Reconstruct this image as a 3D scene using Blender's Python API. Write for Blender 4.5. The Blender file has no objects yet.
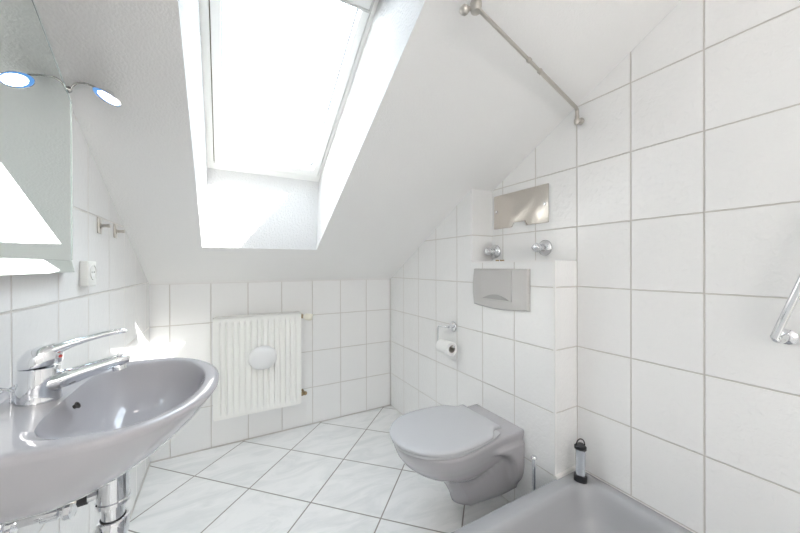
import bpy, bmesh, math, random
from mathutils import Vector, Matrix
random.seed(7)
PI = math.pi
S = bpy.context.scene
COL = S.collection

# ------------------------------------------------------------------ room numbers (metres)
XL, XR, YB, YF = -0.359, 1.305, 2.239, -2.10      # left wall, right wall, back wall, wall behind the viewer
XB = 1.159                                        # face of the cistern wall
YC, YN = 0.811, 1.294                             # near end of the cistern wall, side of the niche
ZL = 1.121                                        # ledge height
TW, TH, Z0 = 0.2031, 0.252, 0.004                 # tile pitch
SL = 0.54                                         # roof slope
def zc(x, y):                                     # underside of the sloped ceiling
    k = min(max((-0.10 - x) / 0.26, 0), 1)
    return 1.0 + SL * (YB - y) - 0.028 * (YB - y) * k
ZF = 2.36                                         # flat ceiling
def zw(y): return 1.598 + 0.555 * (1.856 - y)     # inner face of the roof window frame

# ------------------------------------------------------------------ materials
def new_mat(name):
    m = bpy.data.materials.new(name); m.use_nodes = True
    nt = m.node_tree; b = nt.nodes['Principled BSDF']
    return m, nt, b
def simple(name, col, rough=.4, metal=0, ior=1.5, coat=0, bump=None, spec=None):
    m, nt, b = new_mat(name)
    b.inputs['Base Color'].default_value = (*col, 1)
    b.inputs['Roughness'].default_value = rough
    b.inputs['Metallic'].default_value = metal
    b.inputs['IOR'].default_value = ior
    if coat: b.inputs['Coat Weight'].default_value = coat; b.inputs['Coat Roughness'].default_value = .05
    if spec is not None: b.inputs['Specular IOR Level'].default_value = spec
    # a faint unevenness keeps every surface procedural
    tc = nt.nodes.new('ShaderNodeTexCoord'); n = nt.nodes.new('ShaderNodeTexNoise')
    sc, st = bump if bump else (40, .01)
    n.inputs['Scale'].default_value = sc; n.inputs['Detail'].default_value = 4
    nt.links.new(tc.outputs['Object'], n.inputs['Vector'])
    bp = nt.nodes.new('ShaderNodeBump'); bp.inputs['Strength'].default_value = st; bp.inputs['Distance'].default_value = .01
    nt.links.new(n.outputs['Fac'], bp.inputs['Height']); nt.links.new(bp.outputs['Normal'], b.inputs['Normal'])
    return m
def M(nt, op, a, b=None, c=None):
    n = nt.nodes.new('ShaderNodeMath'); n.operation = op
    for i, v in enumerate((a, b, c)):
        if v is None: continue
        if isinstance(v, (int, float)): n.inputs[i].default_value = v
        else: nt.links.new(v, n.inputs[i])
    return n.outputs[0]
def gridmask(nt, u, v, pu, pv, g):
    """1 on the joints, 0 on the tiles; u and v are sockets in metres measured from a joint"""
    out = []
    for s, p in ((u, pu), (v, pv)):
        if s is None: continue
        f = M(nt, 'FRACT', M(nt, 'DIVIDE', s, p))
        d = M(nt, 'MULTIPLY', M(nt, 'SUBTRACT', .5, M(nt, 'ABSOLUTE', M(nt, 'SUBTRACT', f, .5))), p)
        mr = nt.nodes.new('ShaderNodeMapRange'); mr.interpolation_type = 'SMOOTHSTEP'
        mr.inputs['From Min'].default_value = g * .35; mr.inputs['From Max'].default_value = g * .75
        mr.inputs['To Min'].default_value = 1; mr.inputs['To Max'].default_value = 0
        nt.links.new(d, mr.inputs['Value']); out.append(mr.outputs['Result'])
    return out[0] if len(out) == 1 else M(nt, 'MAXIMUM', out[0], out[1])
def tile_mat(name, axis, off, grout=(.62, .595, .565), col=(.86, .86, .855), g=.0042, rip=.0038):
    m, nt, b = new_mat(name); L = nt.links
    tc = nt.nodes.new('ShaderNodeTexCoord'); sp = nt.nodes.new('ShaderNodeSeparateXYZ')
    L.new(tc.outputs['Object'], sp.inputs[0])
    u = None if axis is None else M(nt, 'SUBTRACT', sp.outputs[axis], off)
    v = M(nt, 'SUBTRACT', sp.outputs['Z'], Z0)
    mask = gridmask(nt, u, v, TW, TH, g)
    mx = nt.nodes.new('ShaderNodeMix'); mx.data_type = 'RGBA'
    mx.inputs[6].default_value = (*col, 1); mx.inputs[7].default_value = (*grout, 1)
    L.new(mask, mx.inputs[0]); L.new(mx.outputs[2], b.inputs['Base Color'])
    L.new(M(nt, 'MULTIPLY_ADD', mask, .6, .06), b.inputs['Roughness'])
    b.inputs['IOR'].default_value = 1.6
    # rippled glaze
    n = nt.nodes.new('ShaderNodeTexNoise'); n.inputs['Scale'].default_value = 62; n.inputs['Detail'].default_value = 2
    n.inputs['Distortion'].default_value = .6
    L.new(tc.outputs['Object'], n.inputs['Vector'])
    n2 = nt.nodes.new('ShaderNodeTexNoise'); n2.inputs['Scale'].default_value = 9; n2.inputs['Detail'].default_value = 1
    L.new(tc.outputs['Object'], n2.inputs['Vector'])
    h = M(nt, 'MULTIPLY_ADD', mask, -.7 * .0026 / rip, M(nt, 'ADD', M(nt, 'MULTIPLY', n.outputs['Fac'], .42), M(nt, 'MULTIPLY', n2.outputs['Fac'], .8)))
    bp = nt.nodes.new('ShaderNodeBump'); bp.inputs['Strength'].default_value = 1; bp.inputs['Distance'].default_value = rip
    L.new(h, bp.inputs['Height']); L.new(bp.outputs['Normal'], b.inputs['Normal'])
    return m
TILE_BACK = tile_mat('wall_tile_back', 'X', -.0632, rip=.0008)
TILE_LEFT = tile_mat('wall_tile_left', 'Y', .908, rip=.0007)
TILE_RIGHT = tile_mat('wall_tile_right', 'Y', .8107)
TILE_END = tile_mat('wall_tile_plain', None, 0)
def floor_mat():
    m, nt, b = new_mat('marble_floor_tile'); L = nt.links
    tc = nt.nodes.new('ShaderNodeTexCoord'); sp = nt.nodes.new('ShaderNodeSeparateXYZ'); L.new(tc.outputs['Object'], sp.inputs[0])
    x = M(nt, 'SUBTRACT', sp.outputs['X'], .5993); y = M(nt, 'SUBTRACT', sp.outputs['Y'], 1.7415)
    r = math.sqrt(.5)
    u = M(nt, 'MULTIPLY', M(nt, 'ADD', x, y), r); v = M(nt, 'MULTIPLY', M(nt, 'SUBTRACT', x, y), r)
    p = .2437 * math.sqrt(2)
    mask = gridmask(nt, u, v, p, p, .0056)
    cell = nt.nodes.new('ShaderNodeCombineXYZ')
    L.new(M(nt, 'MULTIPLY', M(nt, 'FLOOR', M(nt, 'DIVIDE', u, p)), 3.7), cell.inputs[0]); L.new(M(nt, 'MULTIPLY', M(nt, 'FLOOR', M(nt, 'DIVIDE', v, p)), 5.3), cell.inputs[1])
    ad = nt.nodes.new('ShaderNodeVectorMath'); ad.operation = 'ADD'
    L.new(tc.outputs['Object'], ad.inputs[0]); L.new(cell.outputs[0], ad.inputs[1])
    mp = nt.nodes.new('ShaderNodeMapping'); mp.inputs['Scale'].default_value = (1.2, 3.4, 1); mp.inputs['Rotation'].default_value = (0, 0, .7)
    L.new(ad.outputs[0], mp.inputs[0])
    n = nt.nodes.new('ShaderNodeTexNoise'); n.inputs['Scale'].default_value = 3.0; n.inputs['Detail'].default_value = 9; n.inputs['Roughness'].default_value = .62; n.inputs['Distortion'].default_value = 1.2
    L.new(mp.outputs[0], n.inputs['Vector'])
    cr = nt.nodes.new('ShaderNodeValToRGB'); e = cr.color_ramp.elements
    e[0].position = .36; e[0].color = (.76, .77, .765, 1); e[1].position = .56; e[1].color = (.86, .86, .855, 1)
    L.new(n.outputs['Fac'], cr.inputs[0])
    mx = nt.nodes.new('ShaderNodeMix'); mx.data_type = 'RGBA'; mx.inputs[7].default_value = (.30, .28, .26, 1)
    L.new(mask, mx.inputs[0]); L.new(cr.outputs[0], mx.inputs[6]); L.new(mx.outputs[2], b.inputs['Base Color'])
    L.new(M(nt, 'MULTIPLY_ADD', mask, .5, .22), b.inputs['Roughness'])
    bp = nt.nodes.new('ShaderNodeBump'); bp.inputs['Strength'].default_value = .5; bp.inputs['Distance'].default_value = .002
    L.new(M(nt, 'MULTIPLY_ADD', mask, -1, M(nt, 'MULTIPLY', n.outputs['Fac'], .1)), bp.inputs['Height']); L.new(bp.outputs['Normal'], b.inputs['Normal'])
    return m
FLOOR = floor_mat()
PLASTER = simple('textured_plaster', (.86, .855, .845), .9, bump=(170, .20), spec=.2)
REVEAL = simple('dimmed_plaster_reveal', (.66, .66, .66), .9, bump=(120, .6), spec=.2)  # same plaster as the ceiling, colour darkened to offset the strong window light
CERAMIC = simple('grey_sanitary_ceramic', (.465, .455, .475), .07, coat=.3, bump=(6, .004))
LIDM = simple('grey_toilet_lid', (.53, .535, .555), .16, bump=(6, .006))
TRAYM = simple('grey_tray_enamel', (.405, .41, .425), .12, bump=(6, .006))
CHROME = simple('chrome', (.80, .81, .83), .06, 1)
STEEL = simple('brushed_steel', (.66, .62, .57), .26, 1, bump=(30, .04))
SATIN = simple('satin_nickel', (.56, .53, .49), .30, 1)
BRASS = simple('aged_brass', (.36, .27, .16), .38, 1)
RADM = simple('radiator_enamel', (.90, .895, .865), .32)
CREAM = simple('cream_plastic', (.80, .77, .66), .4)
WPLAST = simple('white_plastic', (.80, .80, .80), .3)
SOCK = simple('socket_plastic', (.80, .80, .77), .3)
FLUSH = simple('grey_flush_plastic', (.55, .54, .53), .09)
PAPER = simple('tissue_paper', (.86, .86, .85), .95, bump=(300, .3))
CORE = simple('cardboard', (.45, .42, .38), .9)
BLACK = simple('black_rubber', (.02, .02, .022), .35)
DARK = simple('dark_gap', (.05, .045, .04), .7)
SILV = simple('silver_tube', (.62, .65, .70), .25, .7)
SILIC = simple('white_silicone', (.78, .77, .75), .35)
WINF = simple('white_window_lacquer', (.84, .84, .82), .35)
GASK = simple('grey_gasket', (.30, .31, .33), .5)
SEAM = simple('brown_frame_seal', (.20, .17, .12), .6)
BRUSH = simple('white_bristles', (.8, .8, .8), .8)
BLIND = simple('white_flap_lacquer', (.82, .82, .81), .4)
RED = simple('red_dot', (.6, .05, .04), .3)
def glassy(name, tint, transp):
    m = bpy.data.materials.new(name); m.use_nodes = True; nt = m.node_tree; nt.nodes.clear()
    o = nt.nodes.new('ShaderNodeOutputMaterial'); mx = nt.nodes.new('ShaderNodeMixShader')
    t = nt.nodes.new('ShaderNodeBsdfTransparent'); g = nt.nodes.new('ShaderNodeBsdfGlossy')
    t.inputs[0].default_value = (*tint, 1); g.inputs['Roughness'].default_value = .02
    fr = nt.nodes.new('ShaderNodeLayerWeight'); fr.inputs[0].default_value = .5
    nt.links.new(M(nt, 'MULTIPLY_ADD', M(nt, 'POWER', fr.outputs['Facing'], 5), .95, .04), mx.inputs[0]); nt.links.new(t.outputs[0], mx.inputs[1]); nt.links.new(g.outputs[0], mx.inputs[2])
    nt.links.new(mx.outputs[0], o.inputs[0]); return m
PANE = glassy('window_glass', (.97, .98, .98), 1)
MIRROR = simple('silvered_mirror', (.87, .925, .905), .015, 1, bump=(3, .0))
MEDGE = simple('polished_mirror_edge', (.72, .82, .80), .15, .6)
LEDGE = simple('mirror_glass_ledge', (.80, .875, .85), .03, 1, bump=(3, .0))
def emis(name, col, st):
    m, nt, b = new_mat(name); b.inputs['Base Color'].default_value = (*col, 1)
    b.inputs['Emission Color'].default_value = (*col, 1); b.inputs['Emission Strength'].default_value = st; return m
BULB = emis('halogen_glow', (1, .92, .87), 9)
DICHRO = emis('dichroic_reflector', (.12, .33, .75), .75)
FILLG = emis('fill_globe_glow', (1, .965, .945), 13.5)  # glow of the fill globe added out of view

# ------------------------------------------------------------------ geometry helpers
def origin(p):
    v = Vector((0, 0, 0))
    while p is not None: v += p.location; p = p.parent
    return v
def link(name, bm, mats, parent=None, smooth=True, angle=40, bevel=0, seg=2, sub=0, loc=None):
    """one mesh object from a bmesh given in room coordinates"""
    if not isinstance(mats, (list, tuple)): mats = [mats]
    bmesh.ops.recalc_face_normals(bm, faces=bm.faces)
    off = origin(parent) + (Vector(loc) if loc else Vector())
    bmesh.ops.translate(bm, verts=bm.verts, vec=-off)
    if bevel:
        es = [e for e in bm.edges if len(e.link_faces) == 2 and e.calc_face_angle(0) > .6]
        bmesh.ops.bevel(bm, geom=es, offset=bevel, segments=seg, profile=.6, affect='EDGES', clamp_overlap=True)
    for f in bm.faces: f.smooth = smooth
    if smooth:
        for e in bm.edges:
            if len(e.link_faces) == 2 and e.calc_face_angle(0) > math.radians(angle): e.smooth = False
    me = bpy.data.meshes.new(name); bm.to_mesh(me); bm.free()
    for m in mats: me.materials.append(m)
    o = bpy.data.objects.new(name, me); COL.objects.link(o)
    if parent: o.parent = parent
    if loc: o.location = loc
    if sub:
        md = o.modifiers.new('smooth', 'SUBSURF'); md.levels = sub; md.render_levels = sub
    return o
def tag(o, label=None, cat=None, group=None, kind=None):
    if label: o['label'] = label
    if cat: o['category'] = cat
    if group: o['group'] = group
    if kind: o['kind'] = kind
    return o
def thing(name, loc, label, cat, group=None):
    o = bpy.data.objects.new(name, None); o.empty_display_size = .05; COL.objects.link(o); o.location = loc
    return tag(o, label, cat, group)
def B(): return bmesh.new()
def box(bm, x0, x1, y0, y1, z0, z1, mi=0, mat=None):
    vs = [bm.verts.new(p) for p in [(x0,y0,z0),(x1,y0,z0),(x1,y1,z0),(x0,y1,z0),(x0,y0,z1),(x1,y0,z1),(x1,y1,z1),(x0,y1,z1)]]
    if mat is not None:
        for v in vs: v.co = mat @ v.co
    fs = [bm.faces.new([vs[i] for i in f]) for f in [(3,2,1,0),(4,5,6,7),(0,1,5,4),(1,2,6,5),(2,3,7,6),(3,0,4,7)]]
    for f in fs: f.material_index = mi
    return vs, fs
def hexa(bm, pts, mi=0):
    vs = [bm.verts.new(p) for p in pts]
    return [bm.faces.new([vs[i] for i in f]) for f in [(3,2,1,0),(4,5,6,7),(0,1,5,4),(1,2,6,5),(2,3,7,6),(3,0,4,7)]]
def loft(bm, rings, cap=(True, True), closed=True, mi=0):
    R = [[bm.verts.new(p) for p in r] for r in rings]
    n = len(R[0])
    for a, b in zip(R, R[1:]):
        for i in range(n if closed else n - 1):
            j = (i + 1) % n
            f = bm.faces.new((a[i], a[j], b[j], b[i])); f.material_index = mi
    if cap[0]: bm.faces.new(R[0][::-1]).material_index = mi
    if cap[1]: bm.faces.new(R[-1]).material_index = mi
    return R
def frame_for(d):
    d = Vector(d).normalized(); up = Vector((0, 0, 1)) if abs(d.z) < .95 else Vector((0, 1, 0))
    a = up.cross(d).normalized(); return a, d.cross(a).normalized(), d
def lathe(bm, prof, o, axis=(0, 0, 1), n=28, mi=0, sx=1, sy=1):
    """prof: (radius, height along the axis)"""
    a, b, d = frame_for(axis); o = Vector(o); rings = []
    for r, h in prof:
        r = max(r, 1e-4)
        rings.append([o + d * h + a * (r * sx * math.cos(2*PI*i/n)) + b * (r * sy * math.sin(2*PI*i/n)) for i in range(n)])
    loft(bm, rings, mi=mi)
def tube(bm, pts, r, n=14, mi=0, flat=1.0):
    """sweep a circle along points; r a number or a list"""
    pts = [Vector(p) for p in pts]; rs = r if isinstance(r, (list, tuple)) else [r] * len(pts)
    rings = []; prev = None
    for i, p in enumerate(pts):
        d = (pts[min(i+1, len(pts)-1)] - pts[max(i-1, 0)]).normalized()
        if prev is None: a, b, _ = frame_for(d)
        else:
            a = prev - d * prev.dot(d); a.normalize(); b = d.cross(a)
        prev = a
        rings.append([p + a * rs[i] * math.cos(2*PI*k/n) + b * (rs[i] * flat) * math.sin(2*PI*k/n) for k in range(n)])
    loft(bm, rings, mi=mi)
def arc(p0, p1, p2, n=8):
    """rounded corner as a quadratic curve from p0 by p1 to p2"""
    p0, p1, p2 = map(Vector, (p0, p1, p2))
    return [(1-t)**2 * p0 + 2*t*(1-t) * p1 + t*t * p2 for t in [i/n for i in range(n+1)]]
def ss(x, a, b):
    t = min(max((x - a) / (b - a), 0), 1); return t*t*(3-2*t)
def interp(tab, x):
    if x <= tab[0][0]: return tab[0][1]
    for (a, va), (b, vb) in zip(tab, tab[1:]):
        if x <= b: return va + (vb - va) * (x - a) / (b - a)
    return tab[-1][1]
def prism(bm, pts2, place, t0, t1, mi=0):
    """extrude a 2-D outline: place(u, v, t) gives room coordinates"""
    loft(bm, [[place(u, v, t0) for u, v in pts2], [place(u, v, t1) for u, v in pts2]], mi=mi)

# ------------------------------------------------------------------ setting
def struct(name, bm, m, **k):
    o = link(name, bm, m, **k); o['kind'] = 'structure'; return o
bm = B(); box(bm, XL-.1, XR+.1, YF-.1, YB+.1, -.1, 0); struct('floor', bm, FLOOR, smooth=False)
bm = B(); box(bm, XL-.1, XL, YF, YB, 0, 2.5); struct('wall_left', bm, TILE_LEFT, smooth=False)
bm = B(); box(bm, XR, XR+.1, YF, YB, 0, 2.5); struct('wall_right', bm, TILE_RIGHT, smooth=False)
bm = B(); box(bm, XL-.1, XR+.1, YB, YB+.1, 0, 1.08); struct('wall_back', bm, TILE_BACK, smooth=False)
bm = B(); box(bm, XL-.1, XR+.1, YF-.1, YF, 0, 2.5); struct('wall_front', bm, PLASTER, smooth=False)
# cistern wall: full height behind the niche, a low ledge in front of it
bm = B()
out = [(YC, 0), (YB, 0), (YB, zc(1, YB)), (YN, zc(1, YN)), (YN, ZL), (YC, ZL)]
A = [bm.verts.new((XB, y, z)) for y, z in out]; C_ = [bm.verts.new((XR, y, z)) for y, z in out]
bm.faces.new(A)
bm.faces.new(C_[::-1])
for i in range(6):
    j = (i + 1) % 6
    f = bm.faces.new((A[j], A[i], C_[i], C_[j])); f.material_index = 1
struct('wall_cistern_side', bm, [TILE_RIGHT, TILE_END], smooth=False)
# pale edge strips on the outer corners of the ledge
bm = B(); box(bm, XB-.0015, XB+.006, YC-.0015, YC+.006, .252, ZL+.0015)
box(bm, XB-.0015, XB+.006, YC+.006, YN, ZL-.005, ZL+.0015)
struct('trim_1', bm, simple('edge_strip', (.80, .79, .78), .3), smooth=False)
# silicone where the tray meets the tiles
bm = B()
tube(bm, [(XB-.002, YC-.001, .2525), (XR, YC-.001, .2525)], .010, 8)
tube(bm, [(XR-.001, YC, .2525), (XR-.001, .02, .2525)], .002, 8)
struct('trim_2', bm, SILIC)
# joint between the floor and the walls
bm = B()
tube(bm, [(XL, YB-.001, .001), (XB, YB-.001, .001)], .004, 6)
tube(bm, [(XL+.001, YF, .001), (XL+.001, YB, .001)], .004, 6)
struct('trim_3', bm, simple('floor_joint', (.62, .60, .57), .6))
# white joint between sloped ceiling and tiles
bm = B()
tube(bm, [(XL, YB-.001, zc(0, YB)), (XB, YB-.001, zc(0, YB))], .004, 6)
struct('trim_4', bm, SILIC)

# sloped ceiling round the roof window; real thickness
OX0, OX1, OY = -.090, .482, 1.876                 # opening in the ceiling
WX0, WX1 = -.056, .495                            # opening at the window
OYT, WYT = .33, .93                               # upper edge of the opening, below and at the window
HT = .52
bm = B()
def blk(x0, x1, y0, y1, tx=None):
    n = max(1, round((y1 - y0) / .2)); m = max(1, round((x1 - x0) / .09))
    for i in range(m):
        for j in range(n):
            a, b = x0 + (x1-x0)*i/m, x0 + (x1-x0)*(i+1)/m; c, d = y0 + (y1-y0)*j/n, y0 + (y1-y0)*(j+1)/n
            v = [bm.verts.new((x, y, zc(x, y))) for x, y in ((a, c), (b, c), (b, d), (a, d))]
            bm.faces.new(v)
YTOP = YB - (ZF - 1.0) / SL
blk(XL, OX0, YTOP, YB + .0); blk(OX1, XR, YTOP, YB); blk(OX0, OX1, OY, YB); blk(OX0, OX1, YTOP, OYT)
bmesh.ops.remove_doubles(bm, verts=bm.verts, dist=1e-4)
# flat part behind, roof skin above (so that it has a body)
def quad(*p, mi=0):
    f = bm.faces.new([bm.verts.new(q) for q in p]); f.material_index = mi; return f
quad((XL, YF, ZF), (XR, YF, ZF), (XR, YTOP, ZF), (XL, YTOP, ZF))
zt = lambda y: zw(y) + .055
def up(y): return zc(0, y) + HT
for (a, b, c, d) in [(XL-.1, WX0-.02, YTOP-.3, YB+.1), (WX1+.02, XR+.1, YTOP-.3, YB+.1)]:
    quad((a, c, up(c)), (b, c, up(c)), (b, d, up(d)), (a, d, up(d)))
quad((WX0-.02, OY, up(OY)), (WX1+.02, OY, up(OY)), (WX1+.02, YB+.1, up(YB+.1)), (WX0-.02, YB+.1, up(YB+.1)))
quad((WX0-.02, YTOP-.3, up(YTOP-.3)), (WX1+.02, YTOP-.3, up(YTOP-.3)), (WX1+.02, WYT, up(WYT)), (WX0-.02, WYT, up(WYT)))
quad((XL-.1, YF-.1, 2.5), (XR+.1, YF-.1, 2.5), (XR+.1, YTOP-.3, up(YTOP-.3)), (XL-.1, YTOP-.3, up(YTOP-.3)))
o = struct('ceiling', bm, PLASTER, smooth=True, angle=12)
# the four splayed reveals of the window niche
bm = B()
def q2(a, b, c, d, n=6):
    a, b, c, d = map(Vector, (a, b, c, d)); g = []
    for i in range(n+1):
        r = []
        for j in range(n+1):
            s, t = i/n, j/n
            r.append(bm.verts.new((a*(1-s)+b*s)*(1-t) + (d*(1-s)+c*s)*t))
        g.append(r)
    for i in range(n):
        for j in range(n): bm.faces.new((g[i][j], g[i+1][j], g[i+1][j+1], g[i][j+1]))
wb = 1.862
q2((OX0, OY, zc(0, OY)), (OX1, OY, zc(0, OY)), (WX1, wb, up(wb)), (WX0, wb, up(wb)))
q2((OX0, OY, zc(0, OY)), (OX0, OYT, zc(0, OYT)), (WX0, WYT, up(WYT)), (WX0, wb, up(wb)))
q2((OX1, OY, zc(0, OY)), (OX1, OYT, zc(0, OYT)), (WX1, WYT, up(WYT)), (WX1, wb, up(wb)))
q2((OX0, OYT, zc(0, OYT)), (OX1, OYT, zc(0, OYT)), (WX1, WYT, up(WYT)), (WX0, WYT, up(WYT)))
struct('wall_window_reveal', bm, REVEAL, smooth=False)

# roof window: frame, sash, seal, glass, ventilation flap with its bar
wroot = bpy.data.objects.new('window_1', None); COL.objects.link(wroot); wroot.location = (.22, 1.4, zw(1.4)); wroot['kind'] = 'structure'
nrm = Vector((0, .555, 1)).normalized()
def wp(x, y, h): return Vector((x, y, zw(y))) + nrm * h
def ring_frame(bm, x0, x1, y0, y1, w, h0, h1, wy=None):
    wy = wy or w
    o_ = [(x0, y0), (x1, y0), (x1, y1), (x0, y1)]; i_ = [(x0+w, y0+wy), (x1-w, y0+wy), (x1-w, y1-wy), (x0+w, y1-wy)]
    v = {}
    for k, (pts, h) in {'oi': (o_, h0), 'oo': (o_, h1), 'ii': (i_, h0), 'io': (i_, h1)}.items():
        v[k] = [bm.verts.new(wp(x, y, h)) for x, y in pts]
    for a in range(4):
        b = (a + 1) % 4
        bm.faces.new((v['oi'][a], v['oi'][b], v['ii'][b], v['ii'][a])); bm.faces.new((v['oo'][b], v['oo'][a], v['io'][a], v['io'][b]))
        bm.faces.new((v['oo'][a], v['oo'][b], v['oi'][b], v['oi'][a])); bm.faces.new((v['ii'][a], v['ii'][b], v['io'][b], v['io'][a]))
fx0, fx1, fy0, fy1 = WX0+.002, WX1-.002, WYT+.01, 1.852
bm = B(); ring_frame(bm, fx0-.02, fx1+.02, fy0-.01, fy1+.012, .036, 0, .07); link('window_frame', bm, WINF, wroot, smooth=False, bevel=.002)
bm = B(); ring_frame(bm, fx0+.016, fx1-.016, fy0+.02, fy1-.022, .010, .010, .055); link('seal', bm, SEAM, wroot, smooth=False)
sx0, sx1, sy0, sy1 = fx0+.0195, fx1-.0195, fy0+.03, fy1-.0275
bm = B(); ring_frame(bm, sx0, sx1, sy0, sy1, .032, -.004, .060, .04); sash = link('sash', bm, WINF, wroot, smooth=False, bevel=.003)
bm = B(); ring_frame(bm, sx0+.030, sx1-.030, sy0+.038, sy1-.038, .006, .036, .044); link('gasket', bm, GASK, sash, smooth=False)
bm = B(); ring_frame(bm, sx0+.068, sx1-.068, sy0+.07, sy1-.06, .0045, .0375, .0395, ); link('spacer', bm, GASK, sash, smooth=False)
bm = B()
hexa(bm, [wp(sx0+.03, sy0+.03, .040), wp(sx1-.03, sy0+.03, .040), wp(sx1-.03, sy1-.03, .040), wp(sx0+.03, sy1-.03, .040),
          wp(sx0+.03, sy0+.03, .044), wp(sx1-.03, sy0+.03, .044), wp(sx1-.03, sy1-.03, .044), wp(sx0+.03, sy1-.03, .044)])
link('pane', bm, PANE, wroot, smooth=False)
bm = B()
hexa(bm, [wp(sx0+.012, sy0+.005, -.03), wp(sx1-.012, sy0+.005, -.03), wp(sx1-.012, 1.062, -.03), wp(sx0+.012, 1.062, -.03),
          wp(sx0+.012, sy0+.005, -.005), wp(sx1-.012, sy0+.005, -.005), wp(sx1-.012, 1.062, -.005), wp(sx0+.012, 1.062, -.005)])
fl = link('vent_flap', bm, BLIND, wroot, smooth=False, bevel=.004)
bm = B()
ring_frame(bm, sx0+.008, sx1-.008, sy0+.004, 1.068, .007, -.035, -.002); link('flap_edge', bm, simple('grey_flap_edge', (.55, .55, .54), .4), fl, smooth=False)

# ------------------------------------------------------------------ washbasin
SY = .812
zr = .860
bas = thing('washbasin', (XL, SY, .70), 'oval grey ceramic washbasin mounted on the left tiled wall under the mirror', 'washbasin')
c0 = (-.165, SY)
def outer_r(th):
    c, s = math.cos(th), math.sin(th)
    if c >= 0: return (abs(c/.158)**2.05 + abs(s/.226)**2.05) ** (-1/2.05)
    # back part: slightly tapering sides to the wall
    best = abs((XL + .0015 - c0[0]) / c) if abs(c) > 1e-6 else 9
    lo, hi = 0, .6
    for _ in range(40):
        m = (lo+hi)/2; x = -c*m; y = abs(s)*m
        if y > .226 - .030 * (x/.19)**2: hi = m
        else: lo = m
    r2 = lo
    k = 14; return (best**-k + r2**-k) ** (-1/k)
def inner_pt(th):
    # bowl outline, measured from its own middle
    c, s = math.cos(th), math.sin(th)
    if c >= 0: return Vector((-.142 + .108*c, SY + .002 + .196*s, 0))
    e = .5
    return Vector((-.142 - .110*abs(c)**e, SY + .002 + .196*math.copysign(abs(s)**.52, s), 0))
N = 96
ths = [2*PI*i/N for i in range(N)]
rings = []
def outring(s, z, back=1.0):
    r = []
    for th in ths:
        R = outer_r(th); x = c0[0] + R*math.cos(th); y = c0[1] + R*math.sin(th)
        r.append((XL + .001 + (x - XL - .001) * s, SY + (y - SY) * s, z))
    return r
prof = [(.34, .710), (.44, .712), (.55, .722), (.65, .738), (.75, .760), (.84, .786), (.91, .810), (.957, .830), (.988, .845), (1.0, .852), (.997, .857), (.985, .860)]
for s, z in prof: rings.append(outring(s, z))
o1 = outring(.985, zr)
for t, dz in ((.25, .001), (.55, .0005), (.85, 0), (1.0, -.0015)):
    r = []
    for k, th in enumerate(ths):
        a = Vector(o1[k]); b = inner_pt(th); b.z = zr
        # match directions: take the bowl point on the same bearing
        p = a.lerp(b, t); p.z = zr + dz
        r.append(tuple(p))
    rings.append(r)
for f, z in ((.985, .8545), (.965, .848), (.935, .836), (.895, .820), (.83, .800), (.74, .782), (.61, .765), (.45, .752), (.30, .745), (.17, .741), (.11, .740)):
    r = []
    for th in ths:
        p = inner_pt(th); q = Vector((-.165, SY, 0)); p = q.lerp(p, f); r.append((p.x, p.y, z))
    rings.append(r)
bm = B(); loft(bm, rings, cap=(True, False))
# raised lip along the wall
link('basin', bm, CERAMIC, bas, angle=60)
bm = B()
pts = [(XL+.001, 0), (XL+.022, 0), (XL+.018, .008), (XL+.010, .012), (XL+.001, .012)]
loft(bm, [[(x, SY-.17+.01*0, zr-.004+z) for x, z in pts], [(x, SY+.17, zr-.004+z) for x, z in pts]])
link('back_ledge', bm, CERAMIC, bas, bevel=.002)
bm = B(); lathe(bm, [(.006, 0), (.0085, .0012), (.0085, .002), (.0055, .0022), (.005, -.004), (.0001, -.004)], (-.2385, SY, .8405), (1, 0, .55), sy=.75)
link('overflow_hole', bm, DARK, bas)
bm = B(); lathe(bm, [(.0001, .004), (.012, .004), (.018, .0025), (.020, .0008), (.023, .0015), (.025, -.001), (.020, -.004), (.0001, -.004)], (-.165, SY, .742))
link('drain_plug', bm, CHROME, bas)

# faucet
fx = -.288
fau = thing('faucet', (fx, SY, zr), 'chrome single-lever mixer tap standing on the washbasin', 'tap')
fy = SY
bm = B()
lathe(bm, [(.0290, 0), (.0295, .002), (.0285, .005), (.0280, .020), (.0270, .045), (.0262, .0605), (.0235, .0615)], (fx, fy, zr), (.02, 0, 1), n=36)
body = link('tap_body', bm, CHROME, fau, angle=50)
bm = B()
sp = [(fx+.004, fy, zr+.027), (fx+.03, fy, zr+.034), (fx+.06, fy, zr+.043), (fx+.09, fy, zr+.051), (fx+.110, fy, zr+.0565), (fx+.120, fy, zr+.0575), (fx+.126, fy, zr+.0565)]
tube(bm, sp, [.024, .0205, .0165, .0145, .0135, .0120, .0060], 20, flat=.85)
spo = link('spout', bm, CHROME, fau, angle=60)
bm = B(); lathe(bm, [(.0105, 0), (.0110, .002), (.0110, .0085), (.009, .0095), (.0080, .007), (.0001, .007)], (fx+.110, fy, zr+.047), (.18, 0, -1))
link('aerator', bm, CHROME, spo)
bm = B()
rr_ = []
n_ = 36
for k, (r, h, sh) in enumerate(((.0235, .0625, 0), (.0262, .0635, 0), (.0272, .070, 0), (.0268, .078, .001), (.0248, .086, .003), (.0205, .0935, .006), (.013, .098, .010), (.004, .0995, .013))):
    rr_.append([(fx+.001+sh + r*math.cos(2*PI*i/n_)*(1.08 if math.cos(2*PI*i/n_) > 0 else 1), fy + r*math.sin(2*PI*i/n_), zr + h + (.10*r*math.cos(2*PI*i/n_))) for i in range(n_)])
loft(bm, rr_)
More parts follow.
